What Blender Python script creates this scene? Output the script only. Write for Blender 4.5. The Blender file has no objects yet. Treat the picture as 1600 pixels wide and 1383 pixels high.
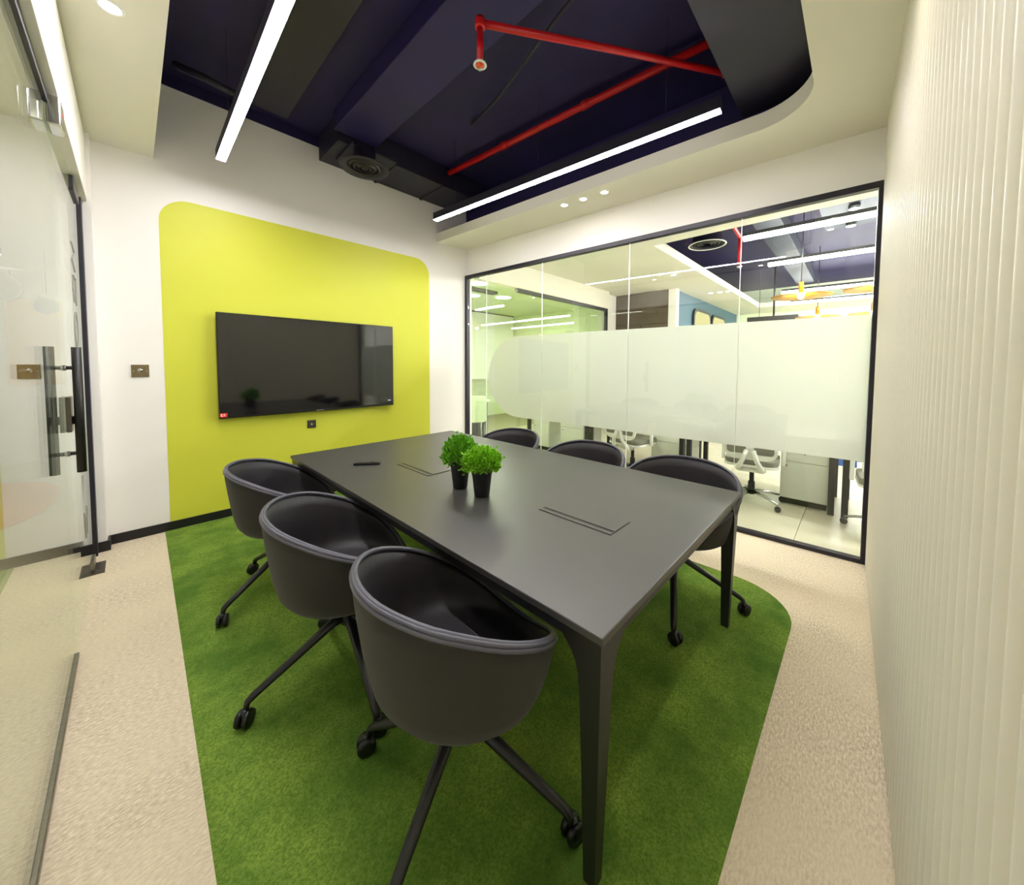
import bpy, bmesh, math, random
from mathutils import Vector, Matrix, Euler
random.seed(7)
R = math.radians
PI = math.pi
scene = bpy.context.scene
col = scene.collection

# ------------------------------------------------------------------ camera
YAW, PITCH, ROLL = 47.2268, -2.6258, 0.3476
FPX, CX, CY, CAMH = 566.61, 818.8526, 595.8664, 1.4286
cam_d = bpy.data.cameras.new('camera')
cam = bpy.data.objects.new('camera', cam_d)
col.objects.link(cam)
y_, p_, r_ = R(YAW), R(PITCH), R(ROLL)
fw = Vector((math.sin(y_) * math.cos(p_), math.cos(y_) * math.cos(p_), math.sin(p_)))
rt = Vector((math.cos(y_), -math.sin(y_), 0))
up = rt.cross(fw)
rr = math.cos(r_) * rt + math.sin(r_) * up
uu = -math.sin(r_) * rt + math.cos(r_) * up
m3 = Matrix((rr, uu, -fw)).transposed()
cam.matrix_world = Matrix.Translation((0, 0, CAMH)) @ m3.to_4x4()
cam_d.sensor_fit = 'HORIZONTAL'
cam_d.sensor_width = 36.0
cam_d.lens = FPX / 1600.0 * 36.0
cam_d.shift_x = -(CX - 800.0) / 1600.0
cam_d.shift_y = (CY - 691.5) / 1600.0
cam_d.clip_start = 0.01
scene.camera = cam

# ------------------------------------------------------------------ world, exposure
w = bpy.data.worlds.new('world')
scene.world = w
w.use_nodes = True
w.node_tree.nodes['Background'].inputs['Color'].default_value = (0.9, 0.92, 1.0, 1)
w.node_tree.nodes['Background'].inputs['Strength'].default_value = 0.15
scene.view_settings.view_transform = 'Standard'
scene.view_settings.look = 'None'
scene.view_settings.gamma = 1.0
scene.view_settings.use_curve_mapping = False
scene.view_settings.exposure = 2.35
LED_POWER = 18.0
DOWN_POWER = 12.0
SPOT_W = 2.0
scene.cycles.use_denoising = True
scene.cycles.max_bounces = 10
scene.cycles.diffuse_bounces = 5
scene.cycles.glossy_bounces = 5
scene.cycles.transparent_max_bounces = 24
scene.cycles.sample_clamp_indirect = 6.0

# ------------------------------------------------------------------ materials
def srgb(r, g, b):
    def f(c):
        c /= 255.0
        return c / 12.92 if c <= 0.04045 else ((c + 0.055) / 1.055) ** 2.4
    return (f(r), f(g), f(b), 1.0)

M = {}
def mat(name, c, rough=0.5, metal=0.0, spec=0.5, noise=None, bump=None, emit=None, strength=0.0, coat=0.0, sheen=0.0):
    m = bpy.data.materials.new(name)
    m.use_nodes = True
    nt = m.node_tree
    b = nt.nodes['Principled BSDF']
    b.inputs['Base Color'].default_value = c
    b.inputs['Roughness'].default_value = rough
    b.inputs['Metallic'].default_value = metal
    b.inputs['Specular IOR Level'].default_value = spec
    if coat:
        b.inputs['Coat Weight'].default_value = coat
    if sheen:
        b.inputs['Sheen Weight'].default_value = sheen
    if emit:
        b.inputs['Emission Color'].default_value = emit
        b.inputs['Emission Strength'].default_value = strength
    tc = None
    if noise or bump:
        tc = nt.nodes.new('ShaderNodeTexCoord')
    if noise:                                   # (scale, second colour, detail)
        n = nt.nodes.new('ShaderNodeTexNoise')
        n.inputs['Scale'].default_value = noise[0]
        n.inputs['Detail'].default_value = noise[2] if len(noise) > 2 else 3
        nt.links.new(tc.outputs['Object'], n.inputs['Vector'])
        mx = nt.nodes.new('ShaderNodeMix')
        mx.data_type = 'RGBA'
        mx.inputs['A'].default_value = c
        mx.inputs['B'].default_value = noise[1]
        nt.links.new(n.outputs['Fac'], mx.inputs['Factor'])
        nt.links.new(mx.outputs['Result'], b.inputs['Base Color'])
    if bump:                                    # (scale, strength)
        n2 = nt.nodes.new('ShaderNodeTexNoise')
        n2.inputs['Scale'].default_value = bump[0]
        n2.inputs['Detail'].default_value = 2
        nt.links.new(tc.outputs['Object'], n2.inputs['Vector'])
        bp = nt.nodes.new('ShaderNodeBump')
        bp.inputs['Strength'].default_value = bump[1]
        bp.inputs['Distance'].default_value = 0.004
        nt.links.new(n2.outputs['Fac'], bp.inputs['Height'])
        nt.links.new(bp.outputs['Normal'], b.inputs['Normal'])
    M[name] = m
    return m

mat('white_paint', srgb(238, 235, 230), 0.6, noise=(1.5, srgb(234, 231, 225)), bump=(120, 0.05))
mat('ceiling_paint', srgb(232, 229, 216), 0.7, noise=(1.2, srgb(228, 225, 211)))
mat('green_paint', srgb(205, 207, 62), 0.55, noise=(2.0, srgb(201, 203, 56)), bump=(120, 0.04))
mat('rib_paint', srgb(220, 216, 198), 0.42, noise=(2.0, srgb(216, 211, 192)))
mat('black_violet_glow', srgb(44, 29, 92), 0.7, noise=(2.5, srgb(18, 18, 54)))  # black surfaces with the violet lens glow of the lights mixed into their colour
mat('duct_black', srgb(36, 32, 50), 0.55, noise=(3.0, srgb(28, 26, 44)))
mat('black_trim', srgb(20, 18, 22), 0.4)
mat('black_metal', srgb(22, 21, 23), 0.38, noise=(30, srgb(30, 28, 31)))
mat('frame_black', srgb(24, 20, 34), 0.4)
mat('handle_black', srgb(14, 14, 15), 0.42)
mat('steel', srgb(150, 145, 138), 0.32, 1.0, noise=(60, srgb(120, 116, 110)))
mat('chrome', srgb(205, 205, 205), 0.15, 1.0)
mat('bronze', srgb(150, 135, 105), 0.35, 0.9, noise=(80, srgb(130, 116, 90)))
mat('dark_plate', srgb(95, 88, 78), 0.35, 0.8)
mat('screen', srgb(9, 9, 10), 0.06, spec=0.9)
mat('bezel', srgb(18, 18, 18), 0.3)
mat('red_paint', srgb(205, 22, 28), 0.35, noise=(9, srgb(180, 14, 24)))
mat('red_label', srgb(215, 40, 35), 0.5)
mat('white_mark', srgb(240, 240, 240), 0.5)
mat('grey_mark', srgb(150, 148, 140), 0.6)
mat('sprinkler_orange', srgb(240, 90, 30), 0.4)
mat('pot_black', srgb(14, 12, 15), 0.5, noise=(40, srgb(20, 18, 20)))
mat('soil', srgb(40, 30, 22), 0.9, noise=(60, srgb(24, 18, 12)))
mat('leaf_dark', srgb(70, 140, 22), 0.45, noise=(45, srgb(125, 190, 40)))
mat('leaf_light', srgb(98, 165, 18), 0.45, noise=(45, srgb(150, 210, 40)))
mat('shell_fabric', srgb(44, 40, 36), 0.8, noise=(240, srgb(34, 31, 28), 2), bump=(500, 0.25), sheen=0.1)
mat('cushion_leather', srgb(34, 31, 37), 0.5, noise=(60, srgb(28, 25, 31)), bump=(260, 0.12))
mat('piping', srgb(80, 80, 92), 0.4)
mat('rubber', srgb(12, 12, 13), 0.35)
mat('table_top', srgb(66, 65, 63), 0.36, spec=0.75, noise=(350, srgb(57, 56, 55), 2), bump=(700, 0.08))
mat('white_plastic', srgb(236, 236, 230), 0.4)
mat('white_laminate', srgb(230, 232, 220), 0.35, noise=(3, srgb(224, 226, 214)))
mat('grey_mesh', srgb(150, 146, 132), 0.8, noise=(300, srgb(110, 106, 96)))
mat('desk_dark', srgb(44, 41, 40), 0.6)
mat('tile', srgb(196, 190, 168), 0.3, noise=(4, srgb(182, 176, 152), 6))
mat('grout', srgb(165, 158, 136), 0.8)
mat('brown_wood', srgb(92, 76, 62), 0.5, noise=(7, srgb(70, 57, 47), 6))
mat('blue_paint', srgb(70, 104, 124), 0.6, noise=(2, srgb(62, 96, 116)))
mat('gold', srgb(222, 160, 40), 0.35, 0.35, noise=(10, srgb(205, 140, 30)))
mat('orange_rug', srgb(232, 150, 70), 0.9, noise=(150, srgb(214, 130, 55)), bump=(300, 0.3))
mat('ochre_paint', srgb(226, 176, 84), 0.6, noise=(2, srgb(220, 168, 76)))
mat('disc_grey', srgb(112, 110, 106), 0.6)
mat('pale_green_wall', srgb(226, 236, 200), 0.5, noise=(2, srgb(222, 232, 194)))
mat('blue_plastic', srgb(40, 80, 150), 0.4)
mat('pale_rim', srgb(225, 232, 222), 0.4)
mat('office_duct', srgb(36, 44, 66), 0.6, noise=(3, srgb(26, 33, 54)))
mat('clear_edge', srgb(150, 175, 160), 0.2)

def emis(name, c, s):
    m = bpy.data.materials.new(name)
    m.use_nodes = True
    nt = m.node_tree
    nt.nodes.clear()
    o = nt.nodes.new('ShaderNodeOutputMaterial')
    e = nt.nodes.new('ShaderNodeEmission')
    e.inputs['Color'].default_value = c
    e.inputs['Strength'].default_value = s
    nt.links.new(e.outputs[0], o.inputs['Surface'])
    M[name] = m
    return m
emis('led', (1.0, 0.95, 0.97, 1), LED_POWER)
emis('office_led', (1.0, 0.97, 0.98, 1), 26.0)
emis('corridor_led', (1.0, 0.96, 0.9, 1), 3.5)
emis('downlight', (1.0, 0.93, 0.82, 1), DOWN_POWER)
emis('round_light', (1.0, 0.98, 0.82, 1), 22.0)
emis('bulb', (1.0, 0.85, 0.55, 1), 40.0)
emis('lit_window', (1.0, 0.90, 0.45, 1), 0.2)
emis('exit_green', (0.1, 0.9, 0.6, 1), 0.4)

def glass(name, tint=(1, 1, 1, 1), ior=1.45):
    m = bpy.data.materials.new(name)
    m.use_nodes = True
    nt = m.node_tree
    nt.nodes.clear()
    o = nt.nodes.new('ShaderNodeOutputMaterial')
    t = nt.nodes.new('ShaderNodeBsdfTransparent')
    t.inputs['Color'].default_value = tint
    g = nt.nodes.new('ShaderNodeBsdfGlossy')
    g.inputs['Roughness'].default_value = 0.0
    g.inputs['Color'].default_value = (0.97, 1.0, 0.97, 1)
    geo = nt.nodes.new('ShaderNodeNewGeometry')
    ma = nt.nodes.new('ShaderNodeMix')
    ma.data_type = 'FLOAT'
    ma.inputs['A'].default_value = ior
    ma.inputs['B'].default_value = 1.0 / ior
    nt.links.new(geo.outputs['Backfacing'], ma.inputs['Factor'])
    fr = nt.nodes.new('ShaderNodeFresnel')
    nt.links.new(ma.outputs['Result'], fr.inputs['IOR'])
    mx = nt.nodes.new('ShaderNodeMixShader')
    nt.links.new(fr.outputs[0], mx.inputs[0])
    nt.links.new(t.outputs[0], mx.inputs[1])
    nt.links.new(g.outputs[0], mx.inputs[2])
    nt.links.new(mx.outputs[0], o.inputs['Surface'])
    M[name] = m
    return m
glass('glass', (0.955, 0.985, 0.955, 1))
glass('door_glass', (0.96, 0.985, 0.96, 1), 1.27)

def film():
    m = bpy.data.materials.new('frosted_film')
    m.use_nodes = True
    nt = m.node_tree
    nt.nodes.clear()
    o = nt.nodes.new('ShaderNodeOutputMaterial')
    d = nt.nodes.new('ShaderNodeBsdfDiffuse')
    d.inputs['Color'].default_value = srgb(238, 238, 234)
    t = nt.nodes.new('ShaderNodeBsdfTranslucent')
    t.inputs['Color'].default_value = srgb(234, 233, 228)
    rf = nt.nodes.new('ShaderNodeBsdfRefraction')
    rf.inputs['Color'].default_value = srgb(238, 238, 235)
    rf.inputs['Roughness'].default_value = 0.75
    rf.inputs['IOR'].default_value = 1.02
    a = nt.nodes.new('ShaderNodeMixShader')
    a.inputs[0].default_value = 0.5
    b = nt.nodes.new('ShaderNodeMixShader')
    b.inputs[0].default_value = 0.25
    nt.links.new(d.outputs[0], a.inputs[1])
    nt.links.new(t.outputs[0], a.inputs[2])
    nt.links.new(a.outputs[0], b.inputs[1])
    nt.links.new(rf.outputs[0], b.inputs[2])
    nt.links.new(b.outputs[0], o.inputs['Surface'])
    M['film'] = m
film()

def carpet_material(name, c1, c2, c3, patch, fine, aniso=(1, 1, 1)):
    m = bpy.data.materials.new(name)
    m.use_nodes = True
    nt = m.node_tree
    b = nt.nodes['Principled BSDF']
    b.inputs['Roughness'].default_value = 0.95
    b.inputs['Specular IOR Level'].default_value = 0.1
    tc = nt.nodes.new('ShaderNodeTexCoord')
    mp = nt.nodes.new('ShaderNodeMapping')
    mp.inputs['Scale'].default_value = aniso
    nt.links.new(tc.outputs['Object'], mp.inputs['Vector'])
    n1 = nt.nodes.new('ShaderNodeTexNoise')
    n1.inputs['Scale'].default_value = fine
    n1.inputs['Detail'].default_value = 4
    n1.inputs['Roughness'].default_value = 0.7
    nt.links.new(mp.outputs[0], n1.inputs['Vector'])
    n2 = nt.nodes.new('ShaderNodeTexNoise')
    n2.inputs['Scale'].default_value = patch
    n2.inputs['Detail'].default_value = 5
    n2.inputs['Roughness'].default_value = 0.6
    nt.links.new(tc.outputs['Object'], n2.inputs['Vector'])
    r1 = nt.nodes.new('ShaderNodeMapRange')
    r1.inputs['From Min'].default_value = 0.36
    r1.inputs['From Max'].default_value = 0.64
    nt.links.new(n1.outputs['Fac'], r1.inputs['Value'])
    r2 = nt.nodes.new('ShaderNodeMapRange')
    r2.inputs['From Min'].default_value = 0.38
    r2.inputs['From Max'].default_value = 0.62
    nt.links.new(n2.outputs['Fac'], r2.inputs['Value'])
    a = nt.nodes.new('ShaderNodeMix'); a.data_type = 'RGBA'
    a.inputs['A'].default_value = c1
    a.inputs['B'].default_value = c2
    nt.links.new(r1.outputs[0], a.inputs['Factor'])
    d = nt.nodes.new('ShaderNodeMix'); d.data_type = 'RGBA'
    d.inputs['B'].default_value = c3
    mu = nt.nodes.new('ShaderNodeMath'); mu.operation = 'MULTIPLY'
    mu.inputs[1].default_value = 0.75
    nt.links.new(r2.outputs[0], mu.inputs[0])
    nt.links.new(mu.outputs[0], d.inputs['Factor'])
    nt.links.new(a.outputs['Result'], d.inputs['A'])
    nt.links.new(d.outputs['Result'], b.inputs['Base Color'])
    bp = nt.nodes.new('ShaderNodeBump')
    bp.inputs['Strength'].default_value = 0.3
    bp.inputs['Distance'].default_value = 0.003
    nt.links.new(n1.outputs['Fac'], bp.inputs['Height'])
    nt.links.new(bp.outputs['Normal'], b.inputs['Normal'])
    M[name] = m
carpet_material('carpet_beige', srgb(232, 220, 196), srgb(180, 165, 140), srgb(220, 206, 178), 1.3, 115, (0.45, 1.25, 1))
carpet_material('carpet_green', srgb(140, 164, 70), srgb(88, 120, 42), srgb(62, 98, 34), 2.6, 130)

# ------------------------------------------------------------------ mesh builder
class MB:
    def __init__(s):
        s.v = []; s.f = []; s.sm = []
    def add(s, vs, fs, smooth=False):
        o = len(s.v)
        s.v += [tuple(v) for v in vs]
        s.f += [tuple(i + o for i in f) for f in fs]
        s.sm += [smooth] * len(fs)
        return s
    def box(s, x0, x1, y0, y1, z0, z1):
        vs = [(x, y, z) for x in (x0, x1) for y in (y0, y1) for z in (z0, z1)]
        fs = [(0, 1, 3, 2), (4, 6, 7, 5), (0, 4, 5, 1), (2, 3, 7, 6), (0, 2, 6, 4), (1, 5, 7, 3)]
        return s.add(vs, fs)
    def prism(s, poly, z0, z1, axis='z'):
        # poly: counter-clockwise 2D list; axis z: (x,y), x: (y,z), y: (x,z)
        n = len(poly)
        def P(a, b, h):
            return (a, b, h) if axis == 'z' else (h, a, b) if axis == 'x' else (a, h, b)
        vs = [P(a, b, z0) for a, b in poly] + [P(a, b, z1) for a, b in poly]
        fs = [tuple(reversed(range(n))), tuple(range(n, 2 * n))] + [(i, (i + 1) % n, n + (i + 1) % n, n + i) for i in range(n)]
        if axis == 'y':
            fs = [tuple(reversed(f)) for f in fs]
        return s.add(vs, fs)
    def lathe(s, prof, n=20, c=(0, 0, 0), axis='z', smooth=True):
        vs = []; fs = []
        ring = prof[0][0] > 1e-6 and prof[-1][0] > 1e-6       # a ring closes on itself, anything else gets caps
        if ring: prof = list(prof) + [prof[0]]
        k = len(prof)
        for i in range(n):
            a = 2 * PI * i / n
            for r, z in prof:
                x, y = r * math.cos(a), r * math.sin(a)
                p = (x, y, z) if axis == 'z' else (z, x, y) if axis == 'x' else (y, z, x)
                vs.append((p[0] + c[0], p[1] + c[1], p[2] + c[2]))
        for i in range(n):
            j = (i + 1) % n
            for q in range(k - 1):
                fs.append((i * k + q, j * k + q, j * k + q + 1, i * k + q + 1))
        if not ring and prof[0][0] > 1e-6:
            fs.append(tuple(reversed([i * k for i in range(n)])))
        if not ring and prof[-1][0] > 1e-6:
            fs.append(tuple(i * k + k - 1 for i in range(n)))
        return s.add(vs, fs, smooth)
    def tube(s, pts, r, n=8, closed=False, smooth=True, flat=1.0):
        pts = [Vector(p) for p in pts]
        m = len(pts)
        rs = r if isinstance(r, (list, tuple)) else [r] * m
        vs = []; fs = []
        prev = None
        for i, p in enumerate(pts):
            if closed:
                t = pts[(i + 1) % m] - pts[i - 1]
            else:
                t = pts[min(i + 1, m - 1)] - pts[max(i - 1, 0)]
            t.normalize()
            if prev is None:
                a = Vector((0, 0, 1)) if abs(t.z) < 0.9 else Vector((1, 0, 0))
                n1 = t.cross(a).normalized()
            else:
                n1 = (prev - t * prev.dot(t)).normalized()
            prev = n1
            n2 = t.cross(n1)
            for k in range(n):
                a = 2 * PI * k / n
                vs.append(p + (n1 * math.cos(a) + n2 * math.sin(a) * flat) * rs[i])
        for i in range(m if closed else m - 1):
            j = (i + 1) % m
            for k in range(n):
                l = (k + 1) % n
                fs.append((i * n + k, i * n + l, j * n + l, j * n + k))
        if not closed:
            fs.append(tuple(reversed(range(n))))
            fs.append(tuple((m - 1) * n + k for k in range(n)))
        return s.add(vs, fs, smooth)
    def build(s, name, m, parent=None, bevel=0.0, seg=2, loc=None, fix=True):
        me = bpy.data.meshes.new(name)
        me.from_pydata(s.v, [], s.f)
        me.polygons.foreach_set('use_smooth', s.sm)
        if bevel or fix:
            bm = bmesh.new(); bm.from_mesh(me)
            if bevel:
                bmesh.ops.bevel(bm, geom=bm.edges[:], offset=bevel, segments=seg, profile=0.5, affect='EDGES', clamp_overlap=True)
            if fix:
                bmesh.ops.recalc_face_normals(bm, faces=bm.faces[:])
            bm.to_mesh(me); bm.free()
        me.materials.append(M[m] if isinstance(m, str) else m)
        o = bpy.data.objects.new(name, me)
        col.objects.link(o)
        if parent:
            o.parent = parent
        if loc:
            o.location = loc
        return o

def tag(o, label=None, cat=None, group=None, kind=None):
    if label: o['label'] = label
    if cat: o['category'] = cat
    if group: o['group'] = group
    if kind: o['kind'] = kind
    return o
def empty(name, loc=(0, 0, 0), rz=0.0):
    o = bpy.data.objects.new(name, None)
    o.empty_display_size = 0.1
    col.objects.link(o)
    o.location = loc
    o.rotation_euler = (0, 0, rz)
    return o
def copy_tree(o, parent=None):
    c = o.copy(); col.objects.link(c); c.parent = parent
    for ch in list(o.children):
        copy_tree(ch, c)
    return c
def struct(o, label=None):
    o['kind'] = 'structure'
    if label: o['label'] = label
    return o
def rrect(x0, x1, y0, y1, r, n=8, corners=(1, 1, 1, 1)):
    # ccw from bottom-left; corners bl, br, tr, tl
    pts = []
    for (cx, cy, a0, k) in ((x0, y0, PI, 0), (x1, y0, 1.5 * PI, 1), (x1, y1, 0, 2), (x0, y1, 0.5 * PI, 3)):
        if not corners[k]:
            pts.append((cx, cy)); continue
        ox = cx + (r if cx == x0 else -r); oy = cy + (r if cy == y0 else -r)
        for i in range(n + 1):
            a = a0 + 0.5 * PI * i / n
            pts.append((ox + r * math.cos(a), oy + r * math.sin(a)))
    return pts

# ------------------------------------------------------------------ room numbers
YG = 4.266                       # green wall
ZC = 3.08                        # soffit
AP = -0.05
def XP(y): return 3.4685 + AP * (y - 2)         # partition line
def YR(x): return -0.1266 + 0.02 * (x - 1.5)    # ribbed wall line
XL = -0.2285                     # glass line at the door side
XH = -0.185                      # face of header and pier
ANG_P = math.atan(-AP)           # rotation of the partition about z
TOP = 3.80                       # dark slab

# ================================================================== STRUCTURE
# floor of the meeting room and the corridor
b = MB(); b.prism([(-2.2, -1.2), (3.62, -1.2), (XP(-1.2) + .02, -1.2), (XP(YG) + .02, YG), (XP(YG) + .02, 4.4), (-.3, 4.4), (-.3, 9.0), (-2.2, 9.0)], -0.1, 0.0)
struct(b.build('floor', 'carpet_beige'), 'beige heathered carpet floor')

# green wall (front)
b = MB(); b.box(-0.30, XP(YG) + .10, YG, YG + .12, 0, TOP)
wall_front = struct(b.build('wall_front', 'white_paint'), 'white end wall carrying the lime painted panel and the screen')
b = MB(); b.prism(rrect(0.184, 2.729, 0.005, 2.80, 0.20, 10, (0, 0, 1, 1)), YG - .003, YG + .001, 'y')
p = b.build('painted_panel', 'green_paint', wall_front); p['label'] = 'lime green painted panel with rounded upper corners'
b = MB(); b.box(-0.16, XP(YG), YG - .014, YG - .002, 0, 0.075)
struct(b.build('baseboard_front', 'black_trim', bevel=.002), 'black skirting along the white and lime end wall')
# black painted zone high on the wall
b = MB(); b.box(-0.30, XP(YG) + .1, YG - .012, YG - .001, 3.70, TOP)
p = b.build('painted_band', 'black_violet_glow', wall_front); p['label'] = 'black painted band at the very top'

# pier at the door
b = MB(); b.box(-0.32, -0.165, 4.15, YG + .1, 0, ZC)
pier = struct(b.build('wall_left', 'white_paint', bevel=.003), 'white pier beside the glass door')
b = MB(); b.box(-0.33, -0.150, 4.136, 4.149, 0, .075); b.box(-0.164, -0.150, 4.149, YG - .014, 0, .075)
struct(b.build('baseboard_left', 'black_trim'), 'black skirting wrapped around the white pier')
# header above the glass
b = MB(); b.box(-0.34, XH, -0.16, 4.15, 2.59, ZC - .02)
struct(b.build('trim_1', 'white_paint', bevel=.003), 'white header running above the glass door wall')
# shadow gap strip
b = MB(); b.box(-0.34, XH - .012, -0.16, YG, ZC - .02, ZC + .12)
struct(b.build('trim_2', 'black_trim'), 'dark shadow gap between header and ceiling')

# wall right: bulkhead above the partition
def skew_box(y0, y1, x_off0, x_off1, z0, z1):
    poly = [(XP(y0) + x_off0, y0), (XP(y0) + x_off1, y0), (XP(y1) + x_off1, y1), (XP(y1) + x_off0, y1)]
    return MB().prism(poly, z0, z1)
wall_right = struct(skew_box(-0.10, YG, 0.0, 0.14, 2.715, TOP).build('wall_right', 'white_paint'), 'white bulkhead above the glass partition')

# ribbed wall at the back
b = MB(); b.prism([(-0.5, YR(-.5) - .16), (3.70, YR(3.7) - .16), (3.70, YR(3.7) - .012), (-0.5, YR(-.5) - .012)], 0, TOP)
wall_back = struct(b.build('wall_back', 'white_paint'), 'cream fluted wall panelling beside the camera')
prof = []
W_ = 0.058
b = MB()
n = 7
poly = [(-W_ / 2, 0.0)]
n = 10
for i in range(n + 1):                           # leaning scallop: gentle rise, sharp return
    t = i / n
    x = -W_ / 2 + W_ * t
    poly.append((x, 0.003 + 0.020 * math.sin(PI * (1 - t) ** 2.2)))
poly.append((W_ / 2, 0.0))
poly = poly[::-1]
b.prism(poly, 0.014, ZC - .004)
b.sm = [False] * len(b.sm)
slat0 = None
k = 0
x = -0.42
while x < 3.56:
    if slat0 is None:
        slat0 = b.build('slat', 'rib_paint', wall_back); o = slat0
        for pl in o.data.polygons:
            if abs(pl.normal.z) < .5 and len(pl.vertices) == 4: pl.use_smooth = True
        o.data.set_sharp_from_angle(angle=R(50)) if hasattr(o.data, 'set_sharp_from_angle') else None
    else:
        o = slat0.copy(); col.objects.link(o); o.parent = wall_back
    o.location = (x, YR(x) - .013, 0)
    o.rotation_euler = (0, 0, math.atan(.02))
    x += W_

b = MB(); b.prism([(-0.45, YR(-.45) - .012), (3.58, YR(3.58) - .012), (3.58, YR(3.58) + .004), (-0.45, YR(-.45) + .004)], 0, .012)
struct(b.build('shade_strip_back', 'black_trim'), 'dark shadow gap under the fluted panelling')  # black strip painting in the shade of the gap below the slats

# soffit ceiling: a slab with an opening that runs up to the end wall
ZS = ZC + .115
rx0, rx1n, ryn = 0.166, 2.9688, 0.255
def RX1(y): return 2.9688 + AP * (y - 2)
outer = [(XH - .012, YG), (XH - .012, -0.16), (XP(-.16), -0.16), (XP(YG), YG)]
opening = [(RX1(YG), YG)]
rc = 0.32
# rounded corner at (RX1(ryn), ryn)
cxr, cyr = RX1(ryn + rc) - rc, ryn + rc
for i in range(13):
    a = 0 - 0.5 * PI * i / 12
    opening.append((cxr + rc * math.cos(a), cyr + rc * math.sin(a)))
cxl, cyl = rx0 + rc, ryn + rc
for i in range(13):
    a = -0.5 * PI - 0.5 * PI * i / 12
    opening.append((cxl + rc * math.cos(a), cyl + rc * math.sin(a)))
opening.append((rx0, YG))
poly = outer + opening
b = MB(); b.prism(poly, ZC, ZS)
struct(b.build('ceiling', 'ceiling_paint'), 'cream dropped ceiling border around the dark opening')
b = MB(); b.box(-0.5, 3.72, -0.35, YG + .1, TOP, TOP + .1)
slab = struct(b.build('ceiling_2', 'black_violet_glow'), 'black painted slab high above the opening')
# dark plenum sides
b = MB(); b.box(-0.34, -0.30, -0.3, YG, ZS, TOP); struct(b.build('wall_plenum_left', 'black_violet_glow'), 'black side of the ceiling void')
b = MB(); b.box(-0.34, 3.7, -0.18, -0.15, ZS, TOP); struct(b.build('wall_plenum_back', 'black_violet_glow'), 'black end of the ceiling void')
b = skew_box(-0.10, YG - .02, -0.02, -.002, ZS, TOP); struct(b.build('wall_plenum_right', 'black_violet_glow'), 'black flank of the ceiling void over the partition')

# ------------------------------------------------------------------ partition (window_1)
fr_z = 2.713
win = struct(empty('window_1', (XP(0), 0, 0), math.atan(-AP)), 'black framed glass partition with a frosted band')
# local: +y runs towards the end wall, x = 0 on the glass line
cs = math.cos(math.atan(-AP))
def loc_y(y): return y / cs
L0, L1 = loc_y(-0.085), loc_y(YG - .0)
ft = 0.045
for nm, bb in (('frame_rail', (-.03, .03, L0, L1, fr_z - ft, fr_z)), ('frame_rail', (-.03, .03, L0, L1, 0.0, 0.032)),
               ('frame_stile', (-.03, .03, L0, L0 + .035, .032, fr_z - ft)), ('frame_stile', (-.03, .03, L1 - .045, L1, .032, fr_z - ft))):
    MB().box(*bb).build(nm, 'frame_black', win, bevel=.003)
joints = [L0 + .035] + [loc_y(v) for v in (0.774, 1.764, 2.876, 3.844)] + [L1 - .045]
for i in range(5):
    MB().box(-.005, .005, joints[i] + .0015, joints[i + 1] - .0015, .032, fr_z - ft).build('pane', 'glass', win)
for i in range(1, 5):
    MB().box(-.0052, .0052, joints[i] - .0018, joints[i] + .0018, .032, fr_z - ft).build('joint_seal', 'pale_rim', win)
# frosted film: a pill with a round end
fz0, fz1 = 0.74, 1.80
rad = (fz1 - fz0) / 2
end = loc_y(3.80)
poly = [(L0 + .036, fz0)]
for i in range(25):
    a = -PI / 2 + PI * i / 24
    poly.append((end - rad + rad * math.cos(a), (fz0 + fz1) / 2 + rad * math.sin(a)))
poly.append((L0 + .036, fz1))
fo = MB().prism(poly, 0.0055, 0.0065, 'x').build('frosted_film', 'film', win); fo['label'] = 'frosted privacy film with one rounded end'

# ------------------------------------------------------------------ glass front at the door side
DY = 2.74                                            # free edge of the door
JY = 4.07                                            # jamb
ztop = 2.575
win2 = struct(empty('window_2', (XL, 0, 0)), 'fixed clear glass panel beside the glass door')
MB().box(-.006, .006, -0.14, DY - .004, .012, ztop).build('pane', 'door_glass', win2)
MB().box(-.014, .014, -0.14, DY - .004, 0, .022).build('floor_channel', 'steel', win2, bevel=.003)
MB().box(-.014, .014, -0.14, DY - .10, ztop - .02, 2.589).build('head_channel', 'frame_black', win2, bevel=.003)
b = MB().box(XL - .018, XL + .018, JY, 4.149, 0, 2.589); struct(b.build('trim_3', 'frame_black', bevel=.002), 'black upright at the hinge side of the glass door')

door = struct(empty('door_1', (XL, JY - .05, 0)), 'frameless glass door with black pull handles')
def dY(y): return y - (JY - .05)
MB().box(-.006, .006, dY(DY), dY(JY - .004), .014, ztop - .004).build('pane', 'door_glass', door)
# pull handles, inside and outside
HY = 2.79
for sgn in (-1, 1):
    h = MB().tube([(sgn * .047, dY(HY), .89), (sgn * .047, dY(HY), 1.50)], .0165, 12).build('pull_handle', 'handle_black', door)
    for z in (.985, 1.40):
        MB().tube([(sgn * .006, dY(HY), z), (sgn * .043, dY(HY), z)], .009, 10).build('standoff', 'handle_black', h)
        MB().tube([(sgn * .006, dY(HY), z), (sgn * .014, dY(HY), z)], .013, 12).build('collar', 'steel', h)
lk = MB().box(-.026, -.007, dY(2.77), dY(2.86), 1.09, 1.26).box(.007, .024, dY(2.77), dY(2.86), 1.09, 1.26).build('lock_case', 'dark_plate', door, bevel=.003)
MB().lathe([(.02, .024), (.02, .040), (.016, .046), (0, .046)], 14, (0, dY(2.81), 1.145), 'x').build('thumb_turn', 'handle_black', lk)
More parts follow.
